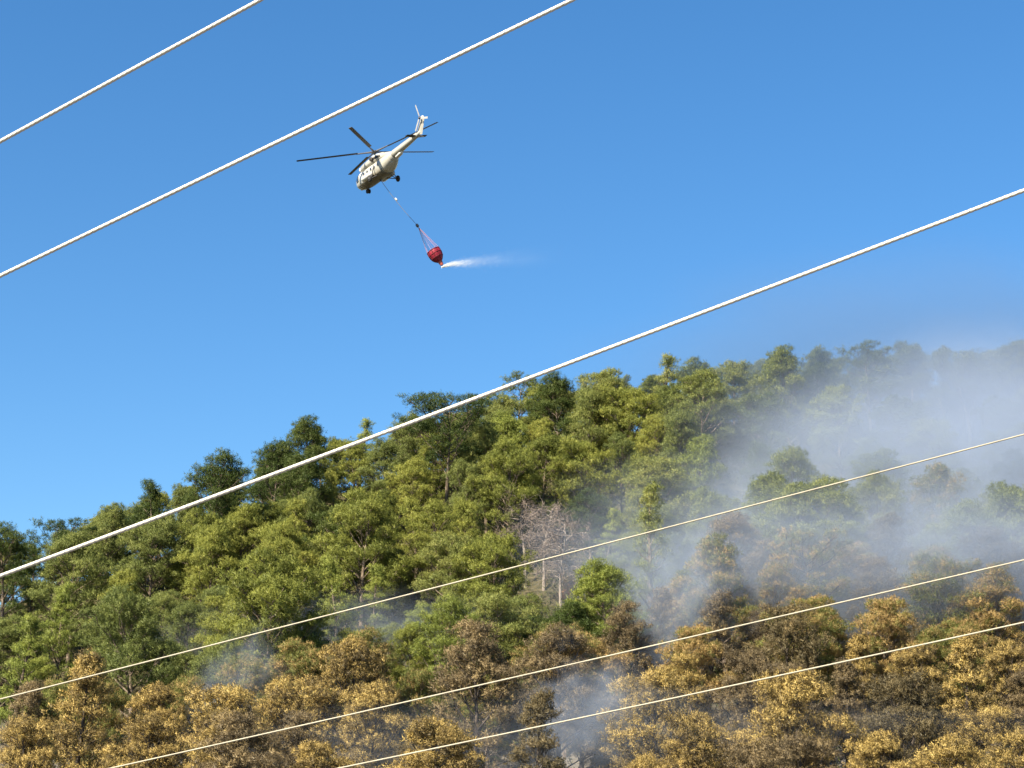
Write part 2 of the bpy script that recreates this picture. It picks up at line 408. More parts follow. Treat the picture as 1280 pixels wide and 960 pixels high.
for u, v, w, k, lab in ((985, 430, 96, 'r2', 'tall rounded grey-green crest pine in thin smoke'), (1040, 432, 90, 'r3', 'broad crest pine fading behind the smoke edge'), (1085, 422, 90, 'u2', 'flat-topped crest pine dimmed to grey by smoke'),
                        (1138, 418, 96, 'r1', 'rounded crest pine almost lost in the thickest smoke'), (1205, 430, 100, 'u1', 'wide flat-topped crest pine barely showing through smoke'), (1262, 418, 92, 'r4', 'open crest pine beyond the thickest smoke')):
    specific(u, v, w, k, 'mid', 'bark', lab, group='smoke-dimmed pines on the crest')
# on the slope
specific(78, 724, 76, 'c1', 'fresh', 'bark', 'fresh yellow-green pointed young pine below the crest')
specific(28, 764, 80, 'c2', 'fresh', 'bark', 'fresh green young pine beside the yellow-green pointed one')
specific(178, 716, 140, 'r4', 'mid', 'bark', 'open-crowned pine showing its pale grey stem and limbs')
specific(335, 684, 180, 'r3', 'bright', 'bark', 'broadest bright olive pine in the middle of the slope')
specific(425, 690, 74, 'c1', 'fresh', 'bark', 'bright pointed pine right next to the broadest olive pine')
specific(470, 702, 52, 'c2', 'fresh', 'bark', 'smallest bright pointed pine of the slope group')
specific(612, 655, 120, 'r1', 'bright', 'bark', 'bright olive pine beside the bare dead trees')
specific(548, 742, 110, 'r4', 'fresh', 'bark', 'light green open pine above the scorched belt')
specific(806, 603, 62, 'n1', 'mid', 'bark', 'narrow spire-shaped pine in thin smoke')
specific(755, 632, 46, 'c2', 'fresh', 'bark', 'little pointed pine beside the bare dead trees')
specific(872, 540, 84, 'r2', 'fresh', 'bark', 'pale green pine in the smoke margin')
specific(730, 545, 110, 'r3', 'bright', 'bark', 'sunlit yellow-olive pine high on the slope')
specific(640, 545, 110, 'r1', 'bright', 'bark', 'sunlit yellow-olive pine under the wide flat-topped pine')
specific(905, 660, 120, 'r2', 'half', 'bark', 'green pine with browned top in drifting smoke')
specific(1030, 652, 110, 'u2', 'half', 'charred', 'tall half-scorched pine with tan head rising in the smoke')
specific(1085, 690, 90, 'r4', 'rust', 'charred', 'tan scorched pine leaning by the tall half-scorched pine')
specific(1105, 640, 92, 'r4', 'grey', 'charred', 'grey-brown pine half lost in smoke')
specific(1165, 690, 130, 'r3', 'half', 'bark', 'spreading green and brown pine at the edge of the smoke')
specific(1248, 648, 110, 'r4', 'grey', 'charred', 'ashen grey pine deep in the smoke bank')
# the scorched belt
B = [(95, 810, 132, 'b4', 'gold', 'golden scorched pine with pointed head against green trees'),
     (34, 846, 100, 'b4', 'rust', 'low scorched pine with tan double tip'),
     (205, 850, 110, 'b1', 'gold', 'golden scorched pine beside the pale smoke wisp'),
     (365, 842, 140, 'b3', 'gold', 'broad golden-brown scorched pine past the pale smoke wisp'),
     (462, 848, 120, 'b1', 'gold', 'scorched golden pine below the light green open pine'),
     (590, 770, 150, 'b2', 'rust', 'tall brown scorched pine in front of green slope'),
     (695, 774, 140, 'b1', 'rust', 'brown scorched pine with dense rounded head under the dead trees'),
     (785, 748, 100, 'b2', 'rust', 'round-headed scorched pine standing before blue smoke'),
     (878, 735, 96, 'b4', 'rust', 'tall slim scorched pine before blue smoke'),
     (985, 750, 132, 'b2', 'grey', 'dark olive-brown scorched pine with forked limbs'),
     (1082, 788, 80, 'b4', 'gold', 'golden scorched pine with narrow pointed tip'),
     (1130, 802, 100, 'b1', 'gold', 'golden scorched pine between two pointed ones'),
     (1200, 786, 110, 'b4', 'gold', 'brightest golden scorched pine with twin tips'),
     (1262, 796, 100, 'b1', 'gold', 'round golden scorched pine beside the twin-tipped one'),
     (815, 832, 160, 'b3', 'gold', 'broad golden scorched pine beside the ash clearing'),
     (975, 826, 170, 'b1', 'gold', 'broad golden scorched pine below the forked dark one'),
     (1245, 876, 120, 'b3', 'gold', 'low spreading golden scorched pine under the round golden one')]
for u, v, w, k, leaf, lab in B:
    specific(u, v, w, k, leaf, 'charred', lab)

# open places: ash clearing, smoke wisp, the dead trees
def at_px(u, v, Y):
    a, e = ray(u, v); return a * Y, Y, CAMZ + e * Y
CLEAR = [(at_px(735, 900, 121)[0], 119, 4.6), (at_px(735, 900, 113)[0], 111, 3.6), (at_px(283, 880, 126)[0], 124, 2.2), (at_px(283, 880, 116)[0], 114, 1.6)]
DEAD = [(656, 602, 8.0, 1), (679, 606, 8.8, 2), (700, 622, 9.4, 3)]
DEADP = [spot_for(u, v, h) for u, v, h, _ in DEAD]
for x, y in DEADP: PLACED.append((x, y, 2.2)); GUARD.append((x, y, 2.6, (float(hill(x, y)) + 2.6 - CAMZ) / y)); CLEAR.append((x, y - 3.0, 3.0)); CLEAR.append((x, y - 7.0, 3.2)); CLEAR.append((x, y - 10.5, 2.4))

# landmarks that the labels of the filling trees lean on
LM = [(192, 597, 10, 'dark pointed crest pine'), (266, 562, 10, 'broad dark crest pine'), (396, 518, 10, 'tallest dark crest pine'), (562, 490, 10, 'widest flat-topped pine'),
      (646, 460, 10, 'round-headed bare-stemmed pine'), (822, 442, 10, 'thin-topped crest pine'), (1085, 422, 10, 'smoke-dimmed crest pines'), (78, 724, 9, 'yellow-green pointed pine'),
      (178, 716, 10, 'open pale-stemmed pine'), (335, 684, 10, 'broadest olive pine'), (682, 622, 9, 'bare dead trees'), (806, 603, 10, 'narrow spire-shaped pine'), (872, 540, 9, 'pale green smoke-margin pine'),
      (1030, 652, 10, 'tall half-scorched pine'), (1165, 690, 10, 'spreading green-brown pine'), (1248, 648, 10, 'ashen grey pine'), (548, 742, 10, 'light green open pine'),
      (95, 810, 10, 'pointed-headed golden pine'), (288, 865, 8, 'pale smoke wisp'), (590, 770, 10, 'tall brown scorched pine'), (735, 880, 8, 'ash clearing'), (985, 750, 10, 'forked dark scorched pine'), (1200, 786, 10, 'twin-tipped golden pine')]
LMP = [(*spot_for(u, v, h), n) for u, v, h, n in LM]
def near(x, y, rank=0):
    q = sorted(LMP, key=lambda p: (p[0] - x) ** 2 + (p[1] - y) ** 2)[rank]
    dx, dy = x - q[0], y - q[1]; d = math.hypot(dx, dy)
    if d < 5: rel = 'close beside'
    elif dy > abs(dx) * .8: rel = 'uphill of' if d < 14 else 'far uphill of'
    elif dy < -abs(dx) * .8: rel = 'downhill of' if d < 14 else 'far downhill of'
    else: rel = 'level with' if d < 12 else 'well aside of'
    return rel + ' the ' + q[2]
SHAPE = {'r1': 'rounded', 'r2': 'tall rounded', 'r3': 'broad', 'r4': 'open', 'u1': 'flat-topped', 'u2': 'flat-topped', 'c1': 'pointed', 'c2': 'slim pointed', 'n1': 'spire-shaped',
         'b1': 'rounded', 'b2': 'tall open', 'b3': 'broad', 'b4': 'pointed'}
TONE = {'bright': 'sunlit olive', 'mid': 'mid green', 'dark': 'dark green', 'fresh': 'fresh light green', 'half': 'part-browned', 'gold': 'golden scorched', 'rust': 'brown scorched', 'grey': 'grey-brown scorched'}
GROUPS = {'bright': 'olive pines on the slope', 'mid': 'mid green pines on the slope', 'dark': 'dark green pines on the slope', 'fresh': 'light green pines on the slope', 'half': 'part-browned pines in smoke',
          'gold': 'golden scorched pines', 'rust': 'brown scorched pines', 'grey': 'grey-brown scorched pines'}

# fill the wood
RIDGE = lambda a: float(np.interp(a, [-.34, -.27, 0, .27, .34], [158, 162, 186, 214, 220]))
def fill():
    pts = [(x, y) for x, y, r in PLACED]; out = []
    for small, n in ((False, 9000), (True, 5000)):
        for _ in range(n):
            y = RNG.uniform(104.5, 230); a = RNG.uniform(-.297, .297); x = a * y; Rr = RIDGE(a)
            if y > Rr + (8 if small else 5): continue
            if any((x - cx) ** 2 + (y - cy) ** 2 < cr * cr for cx, cy, cr in CLEAR): continue
            burnt = y < 128 + 8 * a / .27 + RNG.normal(0, 1.5)
            gap = 3.3 if small else (4.6 if burnt else 3.75)
            if small and (burnt or y < 138): continue
            if a > .11 and y > 160: gap = 9. if small else 5.6
            A = np.array(pts)
            if np.min((A[:, 0] - x) ** 2 + (A[:, 1] - y) ** 2) < (gap * RNG.uniform(.88, 1.06)) ** 2: continue
            pts.append((x, y)); out.append((x, y, a, Rr, burnt, small))
    return seen_first(out)

def seen_first(out, keep=278, W=320, H=240):
    '''front to back over a coarse grid: how much of each tree stays free; the best `keep` remain'''
    items = [(x, y, 9.5, r, -1) for x, y, r in PLACED] + [(o[0], o[1], 5. if o[5] else 9., 1.6 if o[5] else 3., n) for n, o in enumerate(out)]
    items.sort(key=lambda t: t[1]); grid = np.zeros((H, W), bool); score = np.zeros(len(out))
    vv, uu = np.mgrid[0:H, 0:W]
    for x, y, h, r, n in items:
        z = float(hill(x, y)) + h * .55 - CAMZ; dep = y * math.cos(PITCH) + z * math.sin(PITCH); k = FPX * W / 1280 / dep
        cu = W / 2 + x * k; cv = H / 2 - (z * math.cos(PITCH) - y * math.sin(PITCH)) * k
        m = ((uu - cu) / (r * k * .7)) ** 2 + ((vv - cv) / (h * .40 * k)) ** 2 < 1
        if n >= 0: score[n] = (m & ~grid).sum()
        grid |= m
    best = [n for n in np.argsort(-score)[:keep] if score[n] > 1]
    return [out[n] for n in sorted(best)]

USED = set()
def vis_top(x, y, h):
    return (float(hill(x, y)) + h - CAMZ) / y
for x, y, a, Rr, burnt, small in fill():
    smoky = (a > .10 and y > 138) or (a > .06 and 132 < y < 160)
    rz = RNG.uniform(0, 6.28); s = RNG.uniform(.42, .62) if small else (RNG.uniform(.74, 1.06) if burnt else RNG.uniform(.66, 1.06))
    q = RNG.random()
    if burnt:
        k = str(RNG.choice(['b1', 'b2', 'b3', 'b4'], p=[.32, .26, .26, .16]))
        leaf = 'gold' if q < .68 else ('rust' if q < .92 else 'grey')
    else:
        k = str(RNG.choice(['r1', 'r2', 'r3', 'r4', 'u2', 'c1', 'c2'], p=[.28, .23, .23, .11, 0, .09, .06]))
        if small: k = str(RNG.choice(['r1', 'r3', 'c1', 'c2'], p=[.35, .4, .15, .1]))
        # only the trees named above rise over the skyline
        lim = float(np.interp(a, _a, _e)) + RNG.uniform(-.003, .006)
        for _ in range(10):
            if vis_top(x, y, KIND[k]['H'] * s) > lim: s *= .92
        if smoky and y < 147: leaf = 'half' if q < .8 else 'rust'
        elif smoky: leaf = 'half' if (y < 158 and q < .2) else ('mid' if q < .8 else 'dark')
        elif y < 134 + 11 * a / .27: leaf = 'half'
        elif y > Rr - 12: leaf = 'mid' if q < .55 else ('dark' if q < .7 else 'bright')
        else: leaf = 'bright' if q < .5 else ('mid' if q < .88 else ('dark' if q < .93 else 'fresh'))
    hmax = min([CAMZ + e * y - float(hill(x, y)) for X, Y, r, e in GUARD if Y > y + .5 and abs(X / Y - x / y) < (r * .75 + 1.6) / Y] + [99.])
    s = min(s, hmax / KIND[k]['H'])
    if s < .36: continue
    look = ('small ' if small else '') + SHAPE[k] + ' ' + TONE[leaf] + ' pine '
    lab = next((t for t in (look + near(x, y, r) for r in range(4)) if t not in USED), look + near(x, y)); USED.add(lab)
    put_tree(k, x, y, s, rz, leaf, 'charred' if burnt else 'bark', 'pine_tree', lab, GROUPS[leaf], RNG.uniform(.84, 1.2))

# bare dead trees
def dead_tree(name, label, x, y, H, seed, lean):
    rng = np.random.default_rng(seed)
    t = empty(name, (x, y, float(hill(x, y)) - .1))
    k = 10; tz = np.linspace(0, 1, k)
    tp = np.stack([lean * tz ** 1.5 + .25 * np.sin(tz * 6 + seed) * tz, .2 * np.sin(tz * 5) * tz, tz * H * .78], -1)
    V, F = tubes([(tp, .15 * (1 - .72 * tz))], 7); link('trunk', np_mesh('dead_trunk', V, F, 4, True), M['deadwood'], t)
    limbs, twigs = [], []
    for q in range(26):
        s = .34 + .64 * (q + rng.uniform(0, 1)) / 26; g = q * 2.4 + rng.normal(0, .3)
        p0 = np.array([np.interp(s, tz, tp[:, c]) for c in range(3)])
        L = rng.uniform(1.2, 2.5) * (1.2 - .35 * s); el = rng.uniform(.35, 1.1)
        P = curve_pts(p0, (math.cos(g) * math.cos(el), math.sin(g) * math.cos(el), math.sin(el)), L, (math.cos(g) * .5, math.sin(g) * .5, -1.1), 8, rng, .07)
        limbs.append((P, np.linspace(.055, .016, 8)))
        for _ in range(19):
            f = rng.uniform(.25, 1); pi = np.array([np.interp(f, np.linspace(0, 1, 8), P[:, c]) for c in range(3)])
            Q = curve_pts(pi, rng.normal(size=3) + np.array([math.cos(g), math.sin(g), .2]), rng.uniform(.5, 1.25), (0, 0, -.4), 5, rng, .2)
            twigs.append((Q, np.linspace(.022, .009, 5)))
            for _ in range(2):
                f2 = rng.integers(1, 5); Q2 = curve_pts(Q[f2], rng.normal(size=3), rng.uniform(.25, .6), (0, 0, -.3), 4, rng, .2)
                twigs.append((Q2, np.linspace(.015, .008, 4)))
    V, F = tubes(limbs, 5); link('limbs', np_mesh('dead_limbs', V, F, 4, True), M['deadwood'], t)
    V, F = tubes(twigs, 3); link('twigs', np_mesh('dead_twigs', V, F, 4, False), M['twig'], t)
    tag(t, label, 'tree')
for (u, v, h, sd), (x, y), lab, ln in zip(DEAD, DEADP, ('bare grey dead tree with dense twigs and straight stem', 'bare dead tree with pale curving stem', 'bare dead tree with arching pinkish limbs and long white stem'), (-.3, .5, .25)):
    dead_tree('dead_tree', lab, x, y, h, sd, ln)

# shrubs by the dead trees
def shrub_mesh(name, seed, R=1.3, H=1.8, n=260):
    rng = np.random.default_rng(seed)
    u = unit(rng.normal(size=(n, 3))); u[:, 2] = np.abs(u[:, 2])
    C = u * rng.uniform(.45, 1, (n, 1)) * np.array([R, R, H]); C += .18 * rng.normal(size=(n, 3)); C[:, 2] = np.abs(C[:, 2]) + .1
    st = [(curve_pts((0, 0, -.1), (u[q, 0], u[q, 1], 1.4), H * rng.uniform(.6, 1), (u[q, 0] * .5, u[q, 1] * .5, 0), 5, rng, .1), np.linspace(.035, .01, 5)) for q in range(18)]
    V, F = tubes(st, 4)
    return (np_mesh(name + '_stems', V, F, 4, True),
            puffs_to_mesh(name + '_leaves', C, np.full(n, .17) * rng.uniform(.7, 1.3, n), unit(u + np.array([0, 0, .5])), rng.uniform(0, 1, n), u, rng, 9))
SH = [shrub_mesh('shrub_a', 71), shrub_mesh('shrub_b', 72, 1.7, 1.5, 320)]
def shrub(x, y, s, leaf, label, group=None, k=0):
    t = empty('shrub', (x, y, float(hill(x, y)) - .05), (0, 0, RNG.uniform(0, 6.28))); t.scale = (s, s, s)
    for part, me, m in (('stems', SH[k][0], M['twig']), ('foliage', SH[k][1], M[leaf])):
        o = bpy.data.objects.new(part, me); COL.objects.link(o); o.parent = t
        if len(me.materials) == 0: me.materials.append(m)
        o.material_slots[0].link = 'OBJECT'; o.material_slots[0].material = m
    tag(t, label, 'shrub', group)
for u, v, s in ((716, 722, 1.0), (735, 735, 1.15)):
    x, y = spot_for(u, v, 1.9 * s); shrub(x, y, s, 'russet', 'russet shrub below the bare dead trees', 'russet shrubs')

# low undergrowth all over the floor
def undergrowth():
    rng = np.random.default_rng(9)
    n = 24000
    y = rng.uniform(103, 222, n); a = rng.uniform(-.31, .31, n); x = a * y
    keep = (y > 136) | (rng.random(n) < .6)
    x, y = x[keep], y[keep]; n = len(x)
    h = rng.uniform(.1, .7, n) * np.where(y > 138, 1.9, 1.)
    C = np.stack([x, y, hill(x, y) + h], -1)
    up = unit(rng.normal(0, .5, (n, 3)) + np.array([0, 0, 1]))
    me = puffs_to_mesh('undergrowth', C, rng.uniform(.25, .55, n), up, rng.uniform(0, 1, n), up, rng, 9)
    o = link('undergrowth', me, M['shrub']); tag(o, 'low green undergrowth covering the forest floor', 'undergrowth', kind='stuff')
undergrowth()

# ------------------------------------------------------------------ overhead cables
M['cable'] = plain('weathered_aluminium_strand', (.50, .485, .43), .5, .15, .10, 6., .5)
M['cable_beige'] = plain('beige_weathered_strand', (.33, .305, .235), .55, .1, .12, 6., .4)
def cable(u0, v0, u1, v1, d0, d1, dia, label, sag=.0):
    """a stranded conductor whose visible stretch runs between two sight lines, carried on well beyond both"""
    def pt(u, v, d):
        dx, dy = (u - 640) / FPX, (480 - v) / FPX
        return np.array([dx, math.cos(PITCH) - dy * math.sin(PITCH), math.sin(PITCH) + dy * math.cos(PITCH)]) * d + np.array([0, 0, CAMZ])
    A, Bp = pt(u0, v0, d0), pt(u1, v1, d1)
    L = np.linalg.norm(Bp - A); k = 900
    t = np.linspace(-22 / L, 1 + 22 / L, k)
    P = A + (Bp - A) * t[:, None]; P[:, 2] += sag * ((2 * t - 1) ** 2 - 1)
    T = unit(np.gradient(P, axis=0)); S = unit(np.cross(T, np.array([0, 0, 1.]))); U = np.cross(S, T)
    sides = 18; ang = np.arange(sides) * 2 * np.pi / sides
    tw = np.linspace(0, (L + 44) / .55 * 2 * np.pi, k)
    r = dia / 2 * (1 + .07 * np.cos(6 * ang))
    an = ang[None, :] + tw[:, None]
    V = P[:, None, :] + r[None, :, None] * (np.cos(an)[..., None] * S[:, None, :] + np.sin(an)[..., None] * U[:, None, :])
    i = np.arange(k - 1)[:, None] * sides; j = np.arange(sides)[None, :]; j2 = (j + 1) % sides
    F = np.stack([i + j, i + j2, i + sides + j2, i + sides + j], -1).reshape(-1, 4)
    o = link('power_cable', np_mesh('power_cable', V.reshape(-1, 3), F, 4, True), M['cable_beige' if dia < .04 else 'cable'])
    tag(o, label, 'cable', 'overhead power cables')
cable(0, 177, 325, 0, 29.5, 28.0, .062, 'topmost overhead cable, crossing clear blue sky high above the helicopter')
cable(0, 345, 715, 0, 25.5, 24.0, .053, 'overhead cable passing just above the helicopter rotor')
cable(0, 720, 1280, 238, 26.0, 24.0, .053, 'thick overhead cable crossing from crest trees to open sky', .02)
cable(0, 874, 1280, 543, 38.0, 35.5, .030, 'thin overhead cable crossing in front of the bare dead trees', .02)
cable(140, 960, 1280, 700, 36.0, 33.5, .029, 'thin overhead cable crossing the tops of the scorched belt', .02)
cable(425, 960, 1280, 778, 34.0, 31.5, .028, 'lowest overhead cable crossing in front of golden scorched pines', .02)

# ------------------------------------------------------------------ helicopter
M['paint'] = plain('cream_helicopter_paint', (.36, .35, .31), .38, 0, .10, 1.2, .5, .25)
M['white'] = plain('white_paint', (.56, .555, .53), .4, 0, .06, 2.)
M['blade'] = plain('dark_rotor_blade', (.030, .032, .036), .55, 0, .2, 2.)
M['dark'] = M['dark']
M['metal'] = plain('dark_gear_metal', (.10, .10, .105), .5, .6, .2, 4.)
M['bladegrey'] = plain('grey_tail_blade', (.33, .33, .33), .5, 0, .1, 2.)
M['belly'] = plain('belly_shade_paint', (.13, .12, .095), .6, 0, .35, 1.6)  # dark mottled tone with the underside's shade painted into the colour
M['tyre'] = plain('black_tyre', (.022, .022, .024), .85, 0, .2, 6.)
M['glass'] = plain('dark_cockpit_glass', (.018, .022, .028), .08, 0, .05, 2., .8, .5)
M['soot'] = plain('soot_stained_steel', (.045, .040, .036), .7, .4, .3, 3.)
M['red'] = plain('red_bucket_fabric', (.215, .007, .024), .62, 0, .25, 3.)
M['redstrap'] = plain('dark_red_webbing', (.11, .006, .013), .7, 0, .2, 5.)
M['orange'] = plain('faded_orange_valve_fabric', (.36, .075, .05), .7, 0, .2, 5.)
M['rope'] = plain('pinkish_suspension_rope', (.42, .20, .20), .7, 0, .15, 5.)
M['steelrope'] = plain('grey_steel_rope', (.20, .21, .23), .5, .4, .15, 5.)

def centre(u, v, d):
    dx, dy = (u - 640) / FPX, (480 - v) / FPX
    return Vector((dx, math.cos(PITCH) - dy * math.sin(PITCH), math.sin(PITCH) + dy * math.cos(PITCH))) * d + Vector((0, 0, CAMZ))

ST = np.array([  # x, half width, centre z, half height
    (5.22, .05, -3.10, .05), (5.14, .38, -3.08, .38), (4.95, .66, -3.03, .66), (4.6, .92, -2.96, .90), (4.1, 1.10, -2.90, 1.06), (3.4, 1.22, -2.86, 1.15),
    (2.6, 1.25, -2.85, 1.17), (0, 1.25, -2.85, 1.17), (-1.9, 1.25, -2.85, 1.17), (-2.6, 1.22, -2.80, 1.12), (-3.3, 1.12, -2.68, 1.00), (-3.9, .95, -2.50, .84),
    (-4.4, .75, -2.32, .66), (-4.75, .58, -2.20, .52)])
BOOM = np.array([(-4.6, .60, -2.16, .54), (-5.4, .52, -2.08, .48), (-7.5, .44, -1.98, .41), (-9.6, .35, -1.86, .34), (-10.8, .30, -1.78, .30), (-11.6, .22, -1.68, .24), (-11.9, .08, -1.64, .10)])
def sec(tab, x):
    o = np.argsort(tab[:, 0]); return [float(np.interp(x, tab[o, 0], tab[o, c])) for c in (1, 2, 3)]
def surf(tab, x, th, grow=0., e=2.5):
    hw, zc, hh = sec(tab, x); c, s = math.cos(th), math.sin(th)
    k = (abs(c) ** e + abs(s) ** e) ** (-1 / e)
    return np.array([x, (hw + grow) * k * c, zc + (hh + grow) * k * s])      # th 0 = left side, 90 deg = roof
def loft(tab, n=28, xs=None, e=2.5):
    xs = np.array(tab[:, 0]) if xs is None else xs
    V = [surf(tab, x, 2 * math.pi * q / n, 0, e) for x in xs for q in range(n)]; F = []
    for a in range(len(xs) - 1):
        for q in range(n): F.append((a * n + q, a * n + (q + 1) % n, (a + 1) * n + (q + 1) % n, (a + 1) * n + q))
    F.append(tuple(range(n))); F.append(tuple(reversed(range((len(xs) - 1) * n, len(xs) * n))))
    return V, F
def patch(tab, x0, x1, t0, t1, grow=.02, nx=5, nt=6, e=2.5):
    V = []; F = []
    for g in (grow, -.03):
        for a in range(nx + 1):
            for b in range(nt + 1):
                V.append(surf(tab, x0 + (x1 - x0) * a / nx, R_(t0 + (t1 - t0) * b / nt), g, e))
    n1 = (nx + 1) * (nt + 1); w = nt + 1
    for a in range(nx):
        for b in range(nt): F.append((a * w + b, a * w + b + 1, (a + 1) * w + b + 1, (a + 1) * w + b))
    rim = [b for b in range(nt)] + [a * w + nt for a in range(nx)] + [nx * w + b for b in range(nt, 0, -1)] + [a * w for a in range(nx, 0, -1)]
    for q in range(len(rim)):
        p, r = rim[q], rim[(q + 1) % len(rim)]; F.append((p, r, r + n1, p + n1))
    return V, F
def disc(c, axis, r, w, n=18, bev=.25):
    """a wheel or drum: bevelled disc of width w about axis"""
    c = np.array(c, float); ax = unit(np.array(axis, float)); ref = np.array([0, 0, 1.]) if abs(ax[2]) < .9 else np.array([1., 0, 0])
    A = unit(np.cross(ax, ref)); Bv = np.cross(ax, A); V = []; F = []
    prof = [(-.5, .0), (-.5, 1 - bev), (-.5 + bev, 1), (.5 - bev, 1), (.5, 1 - bev), (.5, 0.0)]
    for h, rr in prof:
        for q in range(n):
            t = 2 * math.pi * q / n; V.append(c + ax * h * w + (A * math.cos(t) + Bv * math.sin(t)) * r * max(rr, .02))
    for a in range(len(prof) - 1):
        for q in range(n): F.append((a * n + q, a * n + (q + 1) % n, (a + 1) * n + (q + 1) % n, (a + 1) * n + q))
    F.append(tuple(range(n))); F.append(tuple(range((len(prof) - 1) * n, len(prof) * n)))
    return V, F
def bars(segs, sides=8):
    V, F = tubes([(np.array([p, q], float), np.array([r, r2])) for p, q, r, r2 in segs], sides)
    return V.tolist(), F.tolist()
def prism(top, bot):
    """closed solid between two outlines with the same point count"""
    n = len(top); V = list(top) + list(bot)
    F = [tuple(range(n)), tuple(reversed(range(n, 2 * n)))] + [(q, (q + 1) % n, n + (q + 1) % n, n + q) for q in range(n)]
    return V, F
def foil(root, tip, chord0, chord1, thick0, thick1, span_dir, chord_dir, n=10):
    """an aerofoil-section blade or fin between two points (its quarter-chord line)"""
    c = unit(np.array(chord_dir, float)); nrm = unit(np.cross(np.array(span_dir, float), c)); V = []
    prof = [(-.25, 0), (-.15, .5), (.1, .62), (.4, .42), (.75, 0), (.4, -.32), (.1, -.42), (-.15, -.38)]
    for P, ch, th in ((root, chord0, thick0), (tip, chord1, thick1)):
        for a, b in prof: V.append(np.array(P, float) + c * a * ch + nrm * b * th)
    m = len(prof)
    F = [tuple(range(m)), tuple(range(m, 2 * m))] + [(q, (q + 1) % m, m + (q + 1) % m, m + q) for q in range(m)]
    return V, F
def part(name, VF, m, parent, smooth=False):
    return link(name, pydata(name, VF[0], VF[1], smooth), m, parent)
def merge(*vfs):
    V, F = [], []
    for v, f in vfs:
        o = len(V); V += list(v); F += [tuple(int(q) + o for q in ff) for ff in f]
    return V, F

HD = 261.0
heli = empty('helicopter', centre(468, 190, HD)); heli.rotation_mode = 'XYZ'
heli.rotation_euler = (R_(-12.8), R_(1.9), R_(123.2))
tag(heli, 'cream transport helicopter with five dark rotor blades hauling a red bucket', 'helicopter')
fus = part('fuselage', loft(ST, 32), M['paint'], heli, True)
for s in (0, 180):
    sg = 1 if s == 0 else -1
    q = lambda a, b: (a, b) if s == 0 else (180 - b, 180 - a)
    part('windscreen_pane', patch(ST, 4.35, 4.98, *q(22, 82)), M['glass'], fus, True)
    part('windscreen_pane', patch(ST, 4.82, 5.10, *q(-35, 12), nx=3), M['glass'], fus, True)
    part('side_pane', patch(ST, 3.45, 4.25, *q(-8, 40)), M['glass'], fus, True)
    for x in (1.75, .80, -.15, -1.10, -2.05):
        c = surf(ST, x, R_(15) if s == 0 else R_(165), .0); w = part('cabin_window', disc(c, (0, sg, .12), 0.27, .07), M['white'], fus, True)
        part('pane', disc(c + np.array([0, sg * .025, 0]), (0, sg, .12), .215, .07), M['glass'], w, True)
part('belly_shade_patch', patch(ST, -2.6, 4.4, 205, 335, .012, 10, 10), M['belly'], fus, True)  # thin patch that paints shade onto the belly
part('sliding_door', patch(ST, 2.25, 3.15, -40, 38, .03), M['white'], fus, True)
for s in (1, -1):
    part('clamshell_door', patch(ST, -4.35, -2.75, *((-76, 40) if s > 0 else (140, 256)), .025, 7, 8), M['paint'], fus, True)
COWL = np.array([(3.35, .55, -1.42, .36), (2.9, .86, -1.38, .46), (1.6, .98, -1.34, .52), (-.4, 1.0, -1.34, .54), (-1.8, .85, -1.42, .48), (-3.2, .62, -1.62, .40), (-4.4, .40, -1.86, .28), (-5.0, .15, -1.95, .12)])
cow = part('engine_cowling', loft(COWL, 26, e=3.), M['paint'], heli, True)
for s in (1, -1):
    part('engine_intake', disc((3.32, s * .44, -1.40), (1, 0, 0), .36, .55, 18, .3), M['white'], cow, True)
    part('exhaust_duct', disc((-.55, s * 1.06, -1.30), (-.3, s, .1), .30, .42, 16, .12), M['soot'], cow, True)
MAST = np.array([(1.35, .20, -.86, .14), (.9, .46, -.80, .26), (0, .55, -.76, .32), (-1.0, .46, -.84, .26), (-2.2, .2, -1.0, .14)])
part('mast_fairing', loft(MAST, 18), M['paint'], cow, True)
boom = part('tail_boom', loft(BOOM, 22, e=2.), M['paint'], heli, True)
part('drive_shaft_fairing', bars([((-4.4, 0, -1.62), (-10.9, 0, -1.48), .17, .12)], 10), M['paint'], boom, True)
fin = part('tail_fin', foil((-11.1, 0, -1.78), (-12.75, 0, -.02), 1.30, .78, .36, .22, (-1.6, 0, 2.4), (-1, 0, -.35)), M['paint'], heli)
part('fin_cap', loft(np.array([(-12.3, .08, -.02, .06), (-12.5, .17, .02, .15), (-12.95, .17, .0, .14), (-13.2, .05, -.06, .05)]), 14), M['white'], fin, True)
for s in (1, -1):
    part('stabiliser', foil((-10.2, s * .2, -1.78), (-10.4, s * 1.55, -1.74), .95, .72, .14, .10, (0, s, 0), (-1, 0, 0)), M['blade'], heli)
part('tail_skid', bars([((-11.3, 0, -1.95), (-12.3, 0, -2.55), .05, .04), ((-10.6, 0, -2.0), (-12.2, 0, -2.5), .035, .035)]), M['metal'], heli)
for s, x0, x1 in ((1, 1.95, -.75), (-1, 1.95, -1.35)):
    tk = np.array([(x0, .06, 0, .06), (x0 - .12, .26, 0, .26), (x0 - .4, .39, 0, .39), (x1 + .4, .39, 0, .39), (x1 + .12, .26, 0, .26), (x1, .06, 0, .06)])
    v, f = loft(tk, 18, e=2.)
    part('fuel_tank', ([p + np.array([0, s * 1.58, -3.38]) for p in v], f), M['white'] if s > 0 else M['paint'], heli, True)
part('doppler_fairing', loft(np.array([(-4.9, .1, -2.62, .05), (-5.2, .30, -2.68, .20), (-6.2, .32, -2.56, .20), (-6.7, .12, -2.46, .08)]), 14), M['white'], boom, True)
